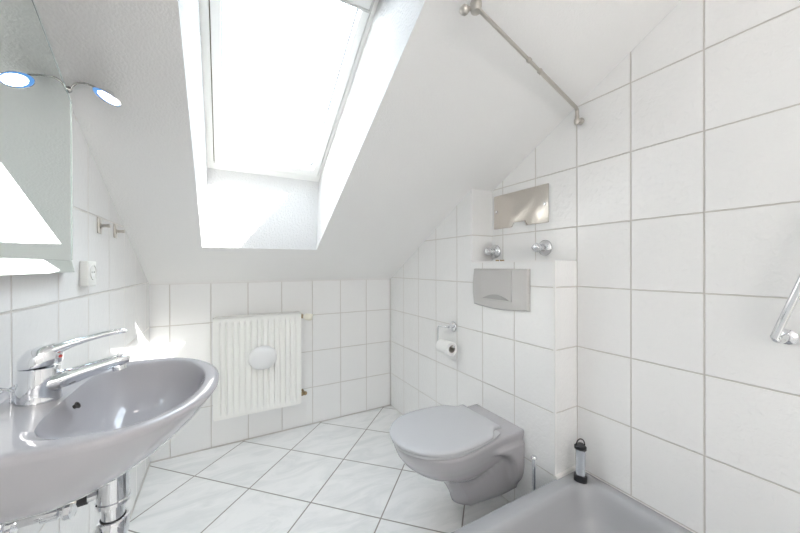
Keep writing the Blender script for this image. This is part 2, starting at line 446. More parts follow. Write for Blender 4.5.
tube(bm, [(fx+.002, fy, zr+.081), (fx+.022, fy, zr+.0895), (fx+.040, fy, zr+.0965), (fx+.060, fy, zr+.1025), (fx+.085, fy, zr+.1085), (fx+.104, fy, zr+.1125), (fx+.116, fy, zr+.1135), (fx+.122, fy, zr+.1115)],
     [.021, .0165, .0125, .0100, .0085, .0090, .0085, .0040], 20, flat=.62)
lev = link('lever', bm, CHROME, fau, angle=50)
bm = B(); lathe(bm, [(.0001, .002), (.0025, .002), (.003, 0), (.003, -.004)], (fx+.0300, SY-.006, zr+.077), (1, -.1, -.1), n=14)
link('temperature_dot', bm, RED, lev)
bm = B()
tube(bm, [(fx-.034, SY, zr+.002), (fx-.034, SY, zr+.024)], .0022, 10)
tube(bm, [(fx-.030, SY, zr+.022), (fx-.038, SY, zr+.026), (fx-.052, SY, zr+.030)], [.003, .0055, .0075], 12, flat=.35)
link('pop_up_knob', bm, CHROME, fau)

# drain and trap
px, py = -.187, SY
tr = thing('drain_trap', (px, py, .69), 'chrome bottle trap pipe hanging under the washbasin', 'pipe')
bm = B(); lathe(bm, [(.030, .7095), (.030, .707), (.0245, .705), (.0245, .652), (.0262, .650), (.0262, .643), (.0180, .641), (.0180, .60)], (px, py, 0), n=32); link('tailpiece', bm, CHROME, tr, angle=30)
bm = B(); lathe(bm, [(.0190, .614), (.0235, .613), (.0245, .610), (.0245, .585), (.0235, .580), (.0185, .579), (.0185, .50), (.030, .499), (.034, .495), (.034, .40), (.030, .385), (.018, .38), (.0001, .38)], (px, py, 0), n=32); link('trap_bottle', bm, CHROME, tr, angle=30)
bm = B(); lathe(bm, [(.0182, .6152), (.0198, .6150), (.0198, .6135), (.0182, .6132)], (px, py, 0)); link('rubber_seal', bm, BLACK, tr)
bm = B(); tube(bm, [(px, py, .47), (XL+.02, py, .47)], .016, 20); lathe(bm, [(.034, 0), (.034, .003), (.028, .010), (.017, .012)], (XL+.0005, py, .47), (1, 0, 0)); link('waste_pipe', bm, CHROME, tr)
bm = B(); tube(bm, [(px-.02, py, .664), (px-.040, py, .662)], .0075, 14); link('rod_socket', bm, CHROME, tr)
bm = B(); tube(bm, [(px-.036, py, .662), (px-.050, py, .661)], .0095, 6); link('rod_nut', bm, BLACK, tr)
bm = B(); tube(bm, [(px-.048, py, .661), (-.30, SY, .669), (-.322, SY, .690), (-.322, SY, .708)], .0026, 8); link('pop_up_rod', bm, SATIN, tr)
# angle valves with their supply pipes
def angle_valve(y, x1, z, label):
    t = thing('angle_valve', (XL, y, z), label, 'valve', 'angle valves under the washbasin')
    bm = B(); lathe(bm, [(.026, 0), (.026, .002), (.021, .008), (.0105, .009), (.0105, x1*.45), (.0145, x1*.45+.001), (.0145, x1*.72), (.010, x1*.74), (.010, x1*.8)], (XL+.0005, y, z), (1, 0, 0), n=24)
    tube(bm, [(XL+x1*.58, y, z), (XL+x1*.58, y, z+.028)], .0085, 14)
    link('valve_body', bm, CHROME, t, angle=35)
    bm = B()
    hp = [( .008, 0), (.019, .001), (.0205, .004), (.0205, .012), (.017, .016), (.0001, .017)]
    lathe(bm, hp, (XL+x1*.8, y, z), (1, 0, 0), n=10); link('handle', bm, CHROME, t, angle=20)
    bm = B(); lathe(bm, [(.0085, .020), (.011, .021), (.011, .034), (.006, .036)], (XL+x1*.58, y, z), n=6); link('compression_nut', bm, CHROME, t, angle=20)
    bm = B(); tube(bm, [(XL+x1*.58, y, z+.03), (XL+x1*.58, y, z+.06)] + arc((XL+x1*.58, y, z+.07), (XL+x1*.5, y, .69), (fx, SY, .708)), .005, 10); link('supply_pipe', bm, CHROME, t)
angle_valve(.900, .095, .604, 'chrome angle valve on the left wall, the one farther from the viewer under the washbasin')
angle_valve(.760, .062, .560, 'chrome angle valve on the left wall, the one nearer the viewer under the washbasin')

# ------------------------------------------------------------------ mirror, ledge, lamp
mt = .0155
mx = XL + mt
mir = thing('wall_mirror', (XL, .81, 1.085), 'large frameless mirror with clipped corner and glass ledge on the left wall', 'mirror')
outl = [(.46, 1.116), (1.147, 1.116), (1.147, 1.532), (.955, 1.656), (.70, 1.80), (.46, 1.80)]
bm = B(); prism(bm, outl, lambda u, v, t: (t, u, v), XL+.0005, mx-.0015); link('mirror_back', bm, MEDGE, mir, smooth=False)
bm = B(); prism(bm, outl, lambda u, v, t: (t, u, v), mx-.0015, mx); link('mirror_glass', bm, MIRROR, mir, smooth=False)
# polished margin on the free edges
def inset(p, q, w):
    d = Vector((q[0]-p[0], q[1]-p[1])).normalized(); n = Vector((-d.y, d.x)); return n*w
bm = B()
for a, b in ((1, 2), (2, 3), (3, 4)):
    p, q = outl[a], outl[b]; n = inset(p, q, .009)
    vs = [(mx, p[0], p[1]), (mx, q[0], q[1]), (mx-.0, q[0]+n.x, q[1]+n.y), (mx, p[0]+n.x, p[1]+n.y)]
    lo = [bm.verts.new((x-.0012 + (0 if i > 1 else -.0018), y, z)) for i, (x, y, z) in enumerate(vs)]
    hi = [bm.verts.new((x + .0008 + (0 if i > 1 else -.0022), y, z)) for i, (x, y, z) in enumerate(vs)]
    bm.faces.new(hi); bm.faces.new(lo[::-1])
    for i in range(4): bm.faces.new((lo[i], lo[(i+1)%4], hi[(i+1)%4], hi[i]))
link('bevelled_margin', bm, MEDGE, mir, smooth=False)
# the ledge: a strip of mirror glass leaning back a little
bm = B()
pl = [(XL+.0005, 1.085), (mx+.0100, 1.085), (mx+.0035, 1.1150), (XL+.0005, 1.1150)]
loft(bm, [[(x, .46, z) for x, z in pl], [(x, 1.128, z) for x, z in pl], [(x-.004 if x > XL+.01 else x, 1.138, z) for x, z in pl]])
link('glass_ledge', bm, LEDGE, mir, smooth=False)
# lamp at the mirror edge
lmp = thing('mirror_lamp', (mx, 1.125, 1.552), 'small chrome halogen spotlight on a curved arm at the mirror edge', 'lamp')
LC = Vector((-.2633, 1.097, 1.541))
ln = Vector((-.3814, -.1514, -.9119)).normalized()
u_ = .0303/.0375
bm = B(); lathe(bm, [(.008, 0), (.008, .003), (.005, .006), (.0001, .006)], (mx, 1.122, 1.552), (1, 0, 0), n=16)
tube(bm, arc((mx+.004, 1.122, 1.552), (mx+.012, 1.12, 1.575), (mx+.030, 1.117, 1.574)) + arc((mx+.035, 1.117, 1.5735), (mx+.045, 1.114, 1.572), LC - ln*.012 + Vector((-.022, 0, .008)))[1:] + [LC - ln*.010 + Vector((-.012, 0, .0))], .0022, 10)
link('arm', bm, simple('dark_chrome_arm', (.38, .37, .36), .25, 1), lmp)
bm = B(); lathe(bm, [(r*u_, h*u_) for r, h in ((.0001, -.024), (.010, -.023), (.014, -.017), (.030, -.008), (.0365, -.001), (.0375, .0005), (.0368, .001), (.0360, .0002), (.034, -.003))], LC, ln, n=32); link('lamp_shade', bm, CHROME, lmp)
bm = B(); lathe(bm, [(r*u_, h*u_) for r, h in ((.0355, -.0002), (.031, -.005), (.022, -.0105), (.012, -.0125), (.0001, -.013))], LC, ln, n=32)
link('reflector', bm, DICHRO, lmp)
bm = B(); lathe(bm, [(r*u_, h*u_) for r, h in ((.0001, .0018), (.018, .0014), (.0305, -.0002), (.0320, -.002), (.0180, -.007), (.0001, -.009))], LC + Vector((.0035, 0, -.0012)), ln, n=32); link('bulb', bm, BULB, lmp)

# ------------------------------------------------------------------ wall socket, hooks
so = thing('wall_socket', (XL, 1.273, 1.08), 'white wall power socket on the left tiles beside the mirror', 'socket')
bm = B(); box(bm, XL+.0005, XL+.021, 1.240, 1.304, 1.042, 1.116); link('cover_plate', bm, SOCK, so, bevel=.004, seg=3)
bm = B(); lathe(bm, [(.0215, .020), (.0232, .0212), (.0232, .0235), (.0222, .0243), (.0205, .0243), (.0198, .0216), (.0001, .0214)], (XL, 1.273, 1.083), (1, 0, 0), n=32)
ins = link('socket_cup', bm, SOCK, so, angle=35)
for dy in (-.0095, .0095):
    bm = B(); lathe(bm, [(.0027, .0212), (.0027, .0220), (.0001, .0220)], (XL, 1.273+dy, 1.083), (1, 0, 0), n=10); link('pin_hole', bm, DARK, ins)
def hook(y, z, label):
    t = thing('towel_hook', (XL, y, z), label, 'hook', 'steel peg hooks on the left wall')
    bm = B(); box(bm, XL+.0005, XL+.004, y-.018, y+.018, z-.026, z+.026); pl_ = link('mounting_plate', bm, SATIN, t, bevel=.001)
    bm = B(); lathe(bm, [(.009, .004), (.009, .007), (.0055, .009), (.0050, .021), (.0062, .023), (.0062, .028), (.0055, .030), (.0001, .030)], (XL, y, z-.001), (1, 0, .04), n=18); link('peg', bm, SATIN, t, angle=35)
hook(1.408, 1.236, 'satin steel peg hook nearer the mirror on the left wall')
hook(1.588, 1.235, 'satin steel peg hook farther from the mirror near the sloped ceiling')

# ------------------------------------------------------------------ radiator
rx0, rx1, rz0, rz1, ry = -.052, .449, .196, .798, 2.136
rad = thing('radiator', (.2, 2.17, rz0), 'cream white ribbed panel radiator on the back wall under the skylight', 'radiator')
bm = B()
nx, nz = 361, 44; nr = 15
g = []
for j in range(nz):
    t = j/(nz-1); z = rz0 + .004 + (rz1-rz0-.008) * t
    row = []
    for i in range(nx):
        s = i/(nx-1); x = rx0 + .004 + (rx1-rx0-.008)*s
        ph = (s*nr) % 1
        prof_ = ss(ph, .08, .20) * (1 - ss(ph, .80, .92))
        d = min(z - rz0, rz1 - z)
        mask = ss(d, .030, .040)
        edge = ss(min(x-rx0, rx1-x), .006, .016)
        yy = ry + .004 + .0145 * (1 - prof_) * mask * edge
        row.append(bm.verts.new((x, yy, z)))
    g.append(row)
for j in range(nz-1):
    for i in range(nx-1): bm.faces.new((g[j][i], g[j][i+1], g[j+1][i+1], g[j+1][i]))
# rim back to the body
for e in [g[0], g[-1][::-1], [r[0] for r in g][::-1], [r[-1] for r in g]]:
    lo = [bm.verts.new((v.co.x, ry+.022, v.co.z)) for v in e]
    for i in range(len(e)-1): bm.faces.new((e[i+1], e[i], lo[i], lo[i+1]))
bmesh.ops.remove_doubles(bm, verts=bm.verts, dist=1e-5)
link('front_panel', bm, RADM, rad, angle=75)
bm = B(); box(bm, rx0+.004, rx1-.004, ry+.050, ry+.062, rz0+.004, rz1-.008); link('rear_panel', bm, RADM, rad, bevel=.003)
for x0 in (rx0, rx1-.005):
    bm = B(); box(bm, x0, x0+.005, ry+.003, ry+.064, rz0+.012, rz1-.002); link('side_cover', bm, RADM, rad, bevel=.0015)
bm = B()
n = 42
for i in range(n+1):
    x = rx0+.012 + (rx1-rx0-.024)*i/n; box(bm, x-.0023, x+.0023, ry+.010, ry+.060, rz1-.004, rz1+.001)
box(bm, rx0+.006, rx1-.006, ry+.004, ry+.011, rz1-.007, rz1+.001); box(bm, rx0+.006, rx1-.006, ry+.057, ry+.064, rz1-.007, rz1+.001)
link('top_grille', bm, RADM, rad, smooth=False)
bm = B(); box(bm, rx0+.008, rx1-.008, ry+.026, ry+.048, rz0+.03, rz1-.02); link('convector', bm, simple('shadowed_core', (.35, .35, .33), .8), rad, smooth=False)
for x in (.06, .34):
    bm = B(); box(bm, x-.012, x+.012, ry+.062, YB-.0005, rz0+.08, rz1-.08); link('bracket', bm, RADM, rad, smooth=False)
bm = B(); tube(bm, [(rx1-.002, ry+.034, rz1-.032), (rx1+.022, ry+.034, rz1-.032)], .0105, 14)
lathe(bm, [(.012, 0), (.0135, .002), (.0135, .014), (.011, .016)], (rx1+.008, ry+.034, rz1-.032), (1, 0, 0), n=6)
tube(bm, [(rx1+.024, ry+.040, rz1-.032), (rx1+.024, YB-.001, rz1-.032)], .009, 12)
vb = link('supply_valve', bm, BRASS, rad, angle=30)
bm = B(); lathe(bm, [(.0125, 0), (.015, .002), (.015, .010), (.021, .013), (.0225, .018), (.0225, .052), (.019, .058), (.0001, .060)], (rx1+.020, ry+.032, rz1-.033), (.92, -.38, -.10), n=14); link('thermostat_knob', bm, CREAM, vb, angle=20)
bm = B(); tube(bm, [(rx1-.002, ry+.034, rz0+.055), (rx1+.026, ry+.034, rz0+.055)], .009, 14)
lathe(bm, [(.010, 0), (.013, .001), (.013, .013), (.010, .014)], (rx1+.004, ry+.034, rz0+.055), (1, 0, 0), n=6)
lathe(bm, [(.0115, -.018), (.0125, -.016), (.0125, .016), (.010, .019), (.0001, .019)], (rx1+.026, ry+.036, rz0+.056), (.25, -1, .25), n=16)
tube(bm, [(rx1+.026, ry+.045, rz0+.055), (rx1+.026, YB-.001, rz0+.055)], .008, 12)
link('return_valve', bm, BRASS, rad, angle=30)
# the white domed disc on its front
bm = B()
n = 40
R = []
for r, h in ((.074, 0), (.078, .006), (.078, .016), (.074, .026), (.064, .034), (.048, .040), (.030, .043), (.012, .044)):
    R.append([(.216 + (abs(math.cos(2*PI*i/n))**.95*math.copysign(1, math.cos(2*PI*i/n)))*r*1.02, ry+.0035-h, .536 + (abs(math.sin(2*PI*i/n))**.95*math.copysign(1, math.sin(2*PI*i/n)))*r*.93) for i in range(n)])
loft(bm, R)
d = link('domed_disc', bm, WPLAST, angle=60, loc=(.216, ry, .536))
tag(d, 'round white domed plastic disc stuck to the front of the radiator', 'disc')

# ------------------------------------------------------------------ toilet
TY = 1.113
toi = thing('toilet', (XB, TY, .08), 'wall-hung grey ceramic toilet with closed lid on the cistern wall', 'toilet')
XF = [(.060, .884), (.10, .872), (.13, .856), (.16, .838), (.19, .812), (.215, .765), (.24, .715), (.27, .672), (.30, .641), (.33, .620), (.36, .609), (.378, .607)]
QB = [(.060, .30), (.16, .36), (.19, .44), (.215, .56), (.24, .68), (.27, .79), (.30, .88), (.33, .945), (.36, .985), (.378, 1.0)]
PW = [(.060, .105), (.10, .120), (.14, .138), (.18, .149), (.22, .154), (.378, .154)]
def egg(x):
    xm = .815
    if x < xm: return .182 * math.sqrt(max(0, 1 - ((xm-x)/(xm-.603))**2.1))
    return .154 + .028 * (1 - ss(x, xm, 1.06))
def bowl_w(x, z):
    f = interp(XF, z); q = interp(QB, z)
    xs = .603 + (x - f) * (1.16 - .603) / (1.16 - f)
    return egg(xs) * q
def width(x, z):
    w = bowl_w(x, z)
    f = interp(XF, z)
    foot = (.060 + .050 * ss(x, .88, 1.12)) * math.sqrt(min(1, max(0, (x - f) / .045)))
    # shallow arched hollow between bowl and back plate
    xa = interp([(.060, 1.13), (.15, 1.105), (.24, 1.090), (.275, 1.065), (.295, 1.030), (.312, .98), (.328, .90)], z)
    w = max(min(w, .182), foot)
    if z < .328 and x > .86: w = min(w, .182)
    k = ss(x, xa, xa + .020)
    if z > .325: return w
    pw = interp(PW, z)
    return w * (1-k) + max(pw, w if z > .24 else foot) * k
rings = []
zs = [.0601, .068, .085, .095, .11, .13, .15, .17, .185, .20, .215, .23, .245, .26, .275, .29, .30, .31, .32, .33, .345, .36, .370, .376, .378]
NT = 72
for zi, z in enumerate(zs):
    f = interp(XF, z); zz = z
    r = []
    for i in range(NT+1):
        th = i/NT*PI; x = f + (XB-.0005-f) * (1-math.cos(th))/2 if False else f + (XB-.0005-f)*(i/NT)**1.7
        r.append((x, width(x, z)))
    shr = 0
    if zi == 0: shr = .007
    if z >= .376: shr = .003 if z < .378 else .007
    near = [(x + (shr if x < XB-.1 else 0), TY - max(w-shr, 0), zz) for x, w in r]
    far = [(x + (shr if x < XB-.1 else 0), TY + max(w-shr, 0), zz) for x, w in r]
    # the sill rises towards the wall underneath
    rings.append(near[::-1] + far[1:])
rings = [[(x, y, z + (.0 if z > .2 else .030*ss(x, .88, 1.15)*(1-ss(z, .060, .2)))) for x, y, z in r] for r in rings]
bm = B(); loft(bm, rings)
# soften the steps of the loft
link('bowl', bm, CERAMIC, toi, angle=70)
def seat_outline(sc, n=64, ear=0, back=1.045, xf=.592):
    pts = []
    tab = [(xf, 0)]
    xm = .805
    right = []
    for i in range(n+1):
        t = i/n; x = xf + (back-xf) * (1-math.cos(t*PI*.5))**1.0 if i < n else back
        if x < xm: w = .186 * math.sqrt(max(0, 1 - ((xm-x)/(xm-xf))**2.15))
        else: w = .186 * math.sqrt(max(0, 1 - ((x-xm)/(.345))**2.1))
        if ear: w = w*(1-ss(x, .955, 1.025)) + (.120 + .004*ss(x, 1.01, 1.03)) * ss(x, .955, 1.025)
        right.append((x, w))
    return right
def solid_from(out, levels):
    bm = B(); rr = []
    for z, k, cr in levels:
        xs = .83
        ring = [(xs + (x-xs)*(1-k), TY - w*(1-k), z) for x, w in out]
        far_ = [(xs + (x-xs)*(1-k), TY + w*(1-k), z) for x, w in out]
        rr.append(ring[::-1] + far_[1:])
    loft(bm, rr); return bm
so_ = seat_outline(1, ear=0, xf=.598, back=1.03)
so_ = [(x, w*.965) for x, w in so_]
link('seat_ring', solid_from(so_, [(.3795, .03, 0), (.381, .01, 0), (.391, .0, 0), (.394, .015, 0)]), LIDM, toi, angle=50)
bm = solid_from(seat_outline(1, ear=1, xf=.592, back=1.05), [(.3965, .03, 0), (.398, .005, 0), (.403, .0, 0), (.408, .010, 0), (.411, .035, 0), (.4135, .09, 0), (.4150, .2, 0), (.4155, .45, 0), (.4157, .8, 0)])
link('lid', bm, LIDM, toi, angle=50)
bm = B(); tube(bm, [(1.035, TY-.10, .388), (1.035, TY+.10, .388)], .011, 16); link('hinge', bm, LIDM, toi)

# flush plate
fp = thing('flush_plate', (XB, 1.09, .995), 'pale grey plastic flush plate above the toilet with large push button', 'flush plate')
def P_(u, v, t): return (XB - t, u, v)
ya, yb, za, zb = .926, 1.264, .903, 1.086
def pl_out(ins):
    o_ = []
    y0, y1, z0, z1 = ya+ins, yb-ins, za+ins, zb-ins
    for i in range(13): t = i/12; o_.append((y0+(y1-y0)*t, z0 - .012*math.sin(PI*t) + (.0 if ins else 0)))
    for i in range(1, 12): t = i/12; o_.append((y1 + .009*math.sin(PI*t), z0+(z1-z0)*t))
    o_.append((y1, z1)); o_.append(((y0+y1)/2, z1)); o_.append((y0, z1))
    return o_
bm = B(); loft(bm, [[P_(u, v, t) for u, v in pl_out(i)] for t, i in ((.0005, 0), (.014, .001), (.019, .006), (.0205, .014))])
link('frame', bm, FLUSH, fp, angle=30)
# push button with its scooped lower edge
b0, b1, bz0, bz1 = 1.010, 1.205, .936, 1.077
bm = B()
o_ = [(b0+(b1-b0)*i/14, bz0 + .0 - .004*math.sin(PI*i/14)) for i in range(15)] + [(b1, bz1), (b0, bz1)]
loft(bm, [[P_(u, v, .0195) for u, v in o_], [P_(u, v, .0232) for u, v in o_], [P_((u-(b0+b1)/2)*.985+(b0+b1)/2, (v-1.005)*.985+1.005, .0245) for u, v in o_]])
bt = link('push_button', bm, FLUSH, fp, angle=30)
bm = B()
o_ = [(b0+.012+(b1-b0-.024)*i/16, bz0+.004 + .0) for i in range(17)] + [(b1-.012-(b1-b0-.024)*i/16, bz0+.005+.022*math.sin(PI*i/16)) for i in range(1, 16)]
loft(bm, [[P_(u, v, .0240) for u, v in o_], [P_((u-1.107)*.97+1.107, v, .0262) for u, v in o_]])
link('finger_grip', bm, simple('grip_grey', (.40, .39, .385), .12), bt, angle=30)

# access plate and the two stop valves in the niche
ap = thing('access_plate', (XR, 1.108, 1.388), 'polished steel access plate screwed to the tiles in the niche', 'plate')
bm = B()
y0, y1, z0, z1 = .941, 1.275, 1.299, 1.477
o_ = [(y0, z0), (y0+.075, z0), (y0+.090, z0+.022), (y0+.165, z0+.022), (y0+.182, z0), (y1, z0), (y1, z1), (y0, z1)]
o_ = [(y0, z0), (y0+.118, z0), (y0+.132, z0+.024), (y0+.198, z0+.024), (y0+.212, z0), (y1, z0), (y1, z1), (y0, z1)]
prism(bm, o_, lambda u, v, t: (XR - t, u, v), .0005, .005)
pf = link('plate', bm, STEEL, ap, bevel=.0015)
bm = B()
o2 = o_[:6]
tube(bm, [(XR-.006, u, v) for u, v in o_[1:5]], .0022, 8); link('notch_edge', bm, STEEL, ap)
for yy, zz in ((y0+.020, z0+.088), (y1-.018, z0+.092)):
    bm = B(); lathe(bm, [(.0085, .004), (.0085, .006), (.006, .0095), (.0001, .0105)], (XR, yy, zz), (-1, 0, 0), n=18); link('screw', bm, CHROME, ap)
def stop_valve(y, z, label):
    t = thing('stop_valve', (XR, y, z), label, 'valve', 'chrome stop valves in the niche')
    bm = B(); lathe(bm, [(.037, .0005), (.037, .003), (.034, .008), (.026, .013), (.0165, .017), (.015, .030), (.0155, .040)], (XR, y, z), (-1, 0, 0), n=32); link('rosette', bm, CHROME, t, angle=45)
    bm = B()
    R = []
    n = 36
    for r, h in ((.010, .038), (.016, .041), (.0185, .047), (.0185, .066), (.016, .073), (.010, .077), (.003, .078)):
        R.append([(XR - h, y + r*(1+.13*math.cos(4*2*PI*i/n))*math.cos(2*PI*i/n), z + r*(1+.13*math.cos(4*2*PI*i/n))*math.sin(2*PI*i/n)) for i in range(n)])
    loft(bm, R); link('handle', bm, CHROME, t, angle=50)
stop_valve(1.268, 1.177, 'chrome stop valve in the niche, in the inner corner over the flush plate')
stop_valve(.962, 1.183, 'chrome stop valve in the niche, beside the free end of the ledge')
# two tiny brass wall plugs lying on the ledge
for i, (yy, rr) in enumerate(((1.135, .3), (1.105, -.5))):
    bm = B(); dx, dy = math.sin(rr)*.010, math.cos(rr)*.010
    tube(bm, [(XB+.020-dx, yy-dy, ZL+.0045), (XB+.020+dx*.4, yy+dy*.4, ZL+.0045), (XB+.020+dx, yy+dy, ZL+.0045)], [.0038, .0038, .0045], 10)
    o = link('brass_plug', bm, BRASS)
    tag(o, ['small brass plug lying on the niche ledge, the one towards the inner corner', 'small brass plug lying on the niche ledge, the one towards the free end'][i], 'plug', 'brass plugs on the niche ledge')

# ------------------------------------------------------------------ toilet paper holder and roll
th_ = thing('toilet_roll_holder', (XB, 1.456, .754), 'chrome toilet roll holder with round rosette on the cistern wall', 'toilet roll holder')
bm = B(); lathe(bm, [(.029, .0005), (.029, .006), (.026, .010), (.012, .012), (.009, .016), (.009, .024)], (XB, 1.448, .752), (-1, 0, 0), n=30); link('rosette', bm, CHROME, th_, angle=45)
hx = XB - .058
bm = B()
p = arc((XB-.02, 1.448, .752), (hx, 1.448, .754), (hx, 1.47, .754)) + arc((hx, 1.50, .752), (hx, 1.522, .752), (hx, 1.522, .730)) + arc((hx, 1.522, .672), (hx, 1.522, .655), (hx, 1.505, .655)) + [(hx, 1.385, .655)] + arc((hx, 1.380, .655), (hx, 1.374, .655), (hx, 1.374, .664))
tube(bm, p, [.0075]*6 + [.0048]*(len(p)-6), 12); link('rod', bm, CHROME, th_)
ro = thing('toilet_roll', (hx, 1.44, .64), 'white toilet paper roll hanging on the chrome holder', 'toilet roll')
bm = B(); n = 36
def ringr(r, y): return [(hx + r*math.cos(2*PI*i/n), y, .642 + r*math.sin(2*PI*i/n)) for i in range(n)]
Rr = [ringr(.0215, 1.392), ringr(.036, 1.392), ringr(.0375, 1.394), ringr(.0375, 1.492), ringr(.036, 1.494), ringr(.0215, 1.494)]
loft(bm, Rr + [Rr[0]], cap=(False, False)); bmesh.ops.remove_doubles(bm, verts=bm.verts, dist=1e-5); link('paper', bm, PAPER, ro, angle=50)
bm = B(); Rr = [ringr(.0212, 1.3915), ringr(.0212, 1.4945), ringr(.0195, 1.4945), ringr(.0195, 1.3915)]
loft(bm, Rr + [Rr[0]], cap=(False, False)); bmesh.ops.remove_doubles(bm, verts=bm.verts, dist=1e-5); link('cardboard_core', bm, CORE, ro, angle=50)

# toilet brush behind the tray
tb = thing('toilet_brush', (1.105, .868, 0), 'chrome-handled toilet brush standing between the toilet and the shower tray', 'toilet brush')
bx, by = 1.105, .868
bm = B(); Rr = []
for r, z in ((.034, .0005), (.040, .004), (.042, .12), (.041, .125), (.038, .12), (.036, .010)):
    Rr.append([(bx + r*math.cos(2*PI*i/28), by + r*math.sin(2*PI*i/28), z) for i in range(28)])
loft(bm, Rr); link('holder', bm, CHROME, tb)
bm = B(); lathe(bm, [(.005, .11), (.0075, .115), (.0078, .31), (.0078, .312), (.013, .316), (.013, .320), (.009, .326), (.0001, .327)], (bx, by, 0), n=18); link('handle', bm, CHROME, tb, angle=40)
bm = B(); lathe(bm, [(.005, .012), (.028, .02), (.030, .08), (.024, .095), (.006, .10)], (bx, by, 0), n=18); link('brush_head', bm, BRUSH, tb)

# ------------------------------------------------------------------ shower tray
tx0, tx1, ty0, ty1, tz = .46, XR-.001, -.02, YC-.002, .250
tray = thing('shower_tray', ((tx0+tx1)/2, (ty0+ty1)/2, 0), 'grey enamelled shower tray in the corner beside the right wall', 'shower tray')
def rrect(x0, x1, y0, y1, r, z, n=10):
    p = []
    for cx, cy, a in ((x1-r, y1-r, 0), (x0+r, y1-r, 90), (x0+r, y0+r, 180), (x1-r, y0+r, 270)):
        for i in range(n+1):
            t = math.radians(a + 90*i/n); p.append((cx + r*math.cos(t), cy + r*math.sin(t), z))
    return p
ix0, ix1, iy0, iy1 = tx0+.055, 1.266, ty0+.05, .754
rings = [rrect(tx0+.004, tx1, ty0, ty1, .006, .001), rrect(tx0+.002, tx1, ty0, ty1, .006, .20), rrect(tx0, tx1, ty0, ty1, .008, .242), rrect(tx0+.003, tx1, ty0+.003, ty1, .010, .248), rrect(tx0+.008, tx1, ty0+.008, ty1-.004, .012, tz),
         rrect(ix0-.008, ix1+.008, iy0-.008, iy1+.008, .095, tz+.0005)]
for ins, z, r in ((-.003, tz-.0005, .095), (.004, tz-.006, .094), (.011, tz-.020, .092), (.020, tz-.050, .09), (.032, tz-.095, .088), (.048, tz-.130, .086), (.075, tz-.150, .084), (.11, tz-.157, .08), (.20, tz-.160, .06), (.30, tz-.163, .03)):
    rings.append(rrect(ix0+ins, ix1-ins, iy0+ins, iy1-ins, r, z))
bm = B(); loft(bm, rings); link('tray', bm, TRAYM, tray, angle=50)
bm = B(); lathe(bm, [(.045, 0), (.045, .003), (.040, .005), (.0001, .006)], ((ix0+ix1)/2, (iy0+iy1)/2, tz-.163)); link('drain_cover', bm, CHROME, tray)

# worklight on the tray corner
wx, wy = 1.232, .752
wl = thing('battery_light', (wx, wy, tz), 'silver and black battery lantern with loop handle on the tray corner', 'lantern')
ang = 25
def tri(r, z, n=30):
    p = []
    for i in range(n):
        t = 2*PI*i/n; k = r*(1 + .10*math.cos(3*t)); x, y = k*math.cos(t), k*math.sin(t)
        a = math.radians(ang); p.append((wx + x*math.cos(a)-y*math.sin(a), wy + x*math.sin(a)+y*math.cos(a), z))
    return p
zt_ = tz+.0008
bm = B(); loft(bm, [tri(.0195, zt_), tri(.0225, zt_+.003), tri(.0225, zt_+.022), tri(.0205, zt_+.027)]); link('base_cap', bm, BLACK, wl, angle=40)
bm = B(); loft(bm, [tri(.0165, zt_+.026), tri(.0165, zt_+.128)]); link('light_tube', bm, SILV, wl, angle=40)
bm = B(); loft(bm, [tri(.0195, zt_+.126), tri(.0210, zt_+.129), tri(.0210, zt_+.139), tri(.0170, zt_+.143)]); link('top_cap', bm, BLACK, wl, angle=40)
bm = B(); d = Vector((.874, -.486, 0))
lp = [Vector((wx, wy, zt_+.141)) + d*(.0165*math.cos(t)) + Vector((0, 0, .024*math.sin(t))) for t in [PI*i/16 for i in range(17)]]
tube(bm, lp, .0022, 8); link('loop_handle', bm, BLACK, wl)

# shower curtain rail
rl = thing('shower_curtain_rail', (XR, .80, 1.705), 'satin steel shower curtain rail from the right wall to the sloped ceiling', 'shower rail')
W0 = Vector((XR, .792, 1.700)); W1 = Vector((XR-.028, .792, 1.700)); W2 = Vector((XR-.030, .790, 1.745))
E0 = Vector((.600, .652, 1.800))
bm = B(); lathe(bm, [(.014, .0005), (.014, .005), (.0095, .009), (.0095, .020)], W0, (-1, 0, 0), n=20)
lathe(bm, [(.0001, -.020), (.008, -.018), (.0115, -.010), (.0115, .002), (.0085, .006), (.0085, .018)], W1 + Vector((0, 0, 0)), (0, 0, 1), n=20); link('wall_bracket', bm, SATIN, rl, angle=45)
J1 = W2.lerp(E0, .47); J0 = W2.lerp(E0, .58)
bm = B(); tube(bm, [W1, W1.lerp(W2, .6)] + arc(W1.lerp(W2, .65), W2, W2.lerp(E0, .03)) + [J1], .0072, 14); link('outer_tube', bm, SATIN, rl, angle=50)
bm = B(); tube(bm, [J1, E0], .0056, 14); link('inner_tube', bm, SATIN, rl)
dd = (E0-W2).normalized()
bm = B(); lathe(bm, [(.0075, -.006), (.0082, -.005), (.0082, .005), (.0075, .006)], J0, dd, n=18); 
link('clamp_collar', bm, SATIN, rl, angle=40)
bm = B(); lathe(bm, [(.0078, -.004), (.0088, -.003), (.0088, .003), (.0078, .004)], J1, dd, n=18)
tube(bm, [J1 + Vector((0, 0, -.007)), J1 + Vector((0, 0, -.013))], .0025, 8); link('clamp_collar', bm, SATIN, rl, angle=40)
cz = zc(.6, .64)
bm = B(); lathe(bm, [(.006, -.022), (.013, -.019), (.0155, -.008), (.0155, .006), (.0115, .014), (.008, .017), (.008, cz-E0.z-.006), (.020, cz-E0.z-.005), (.020, cz-E0.z+.0035)], E0 + Vector((-.004, -.004, 0)), (0, 0, 1), n=22)
link('ceiling_bracket', bm, SATIN, rl, angle=45)
bm = B(); kb = E0 + Vector((-.030, .012, -.012))
tube(bm, [E0 + Vector((-.006, 0, -.004)), kb], .006, 12)
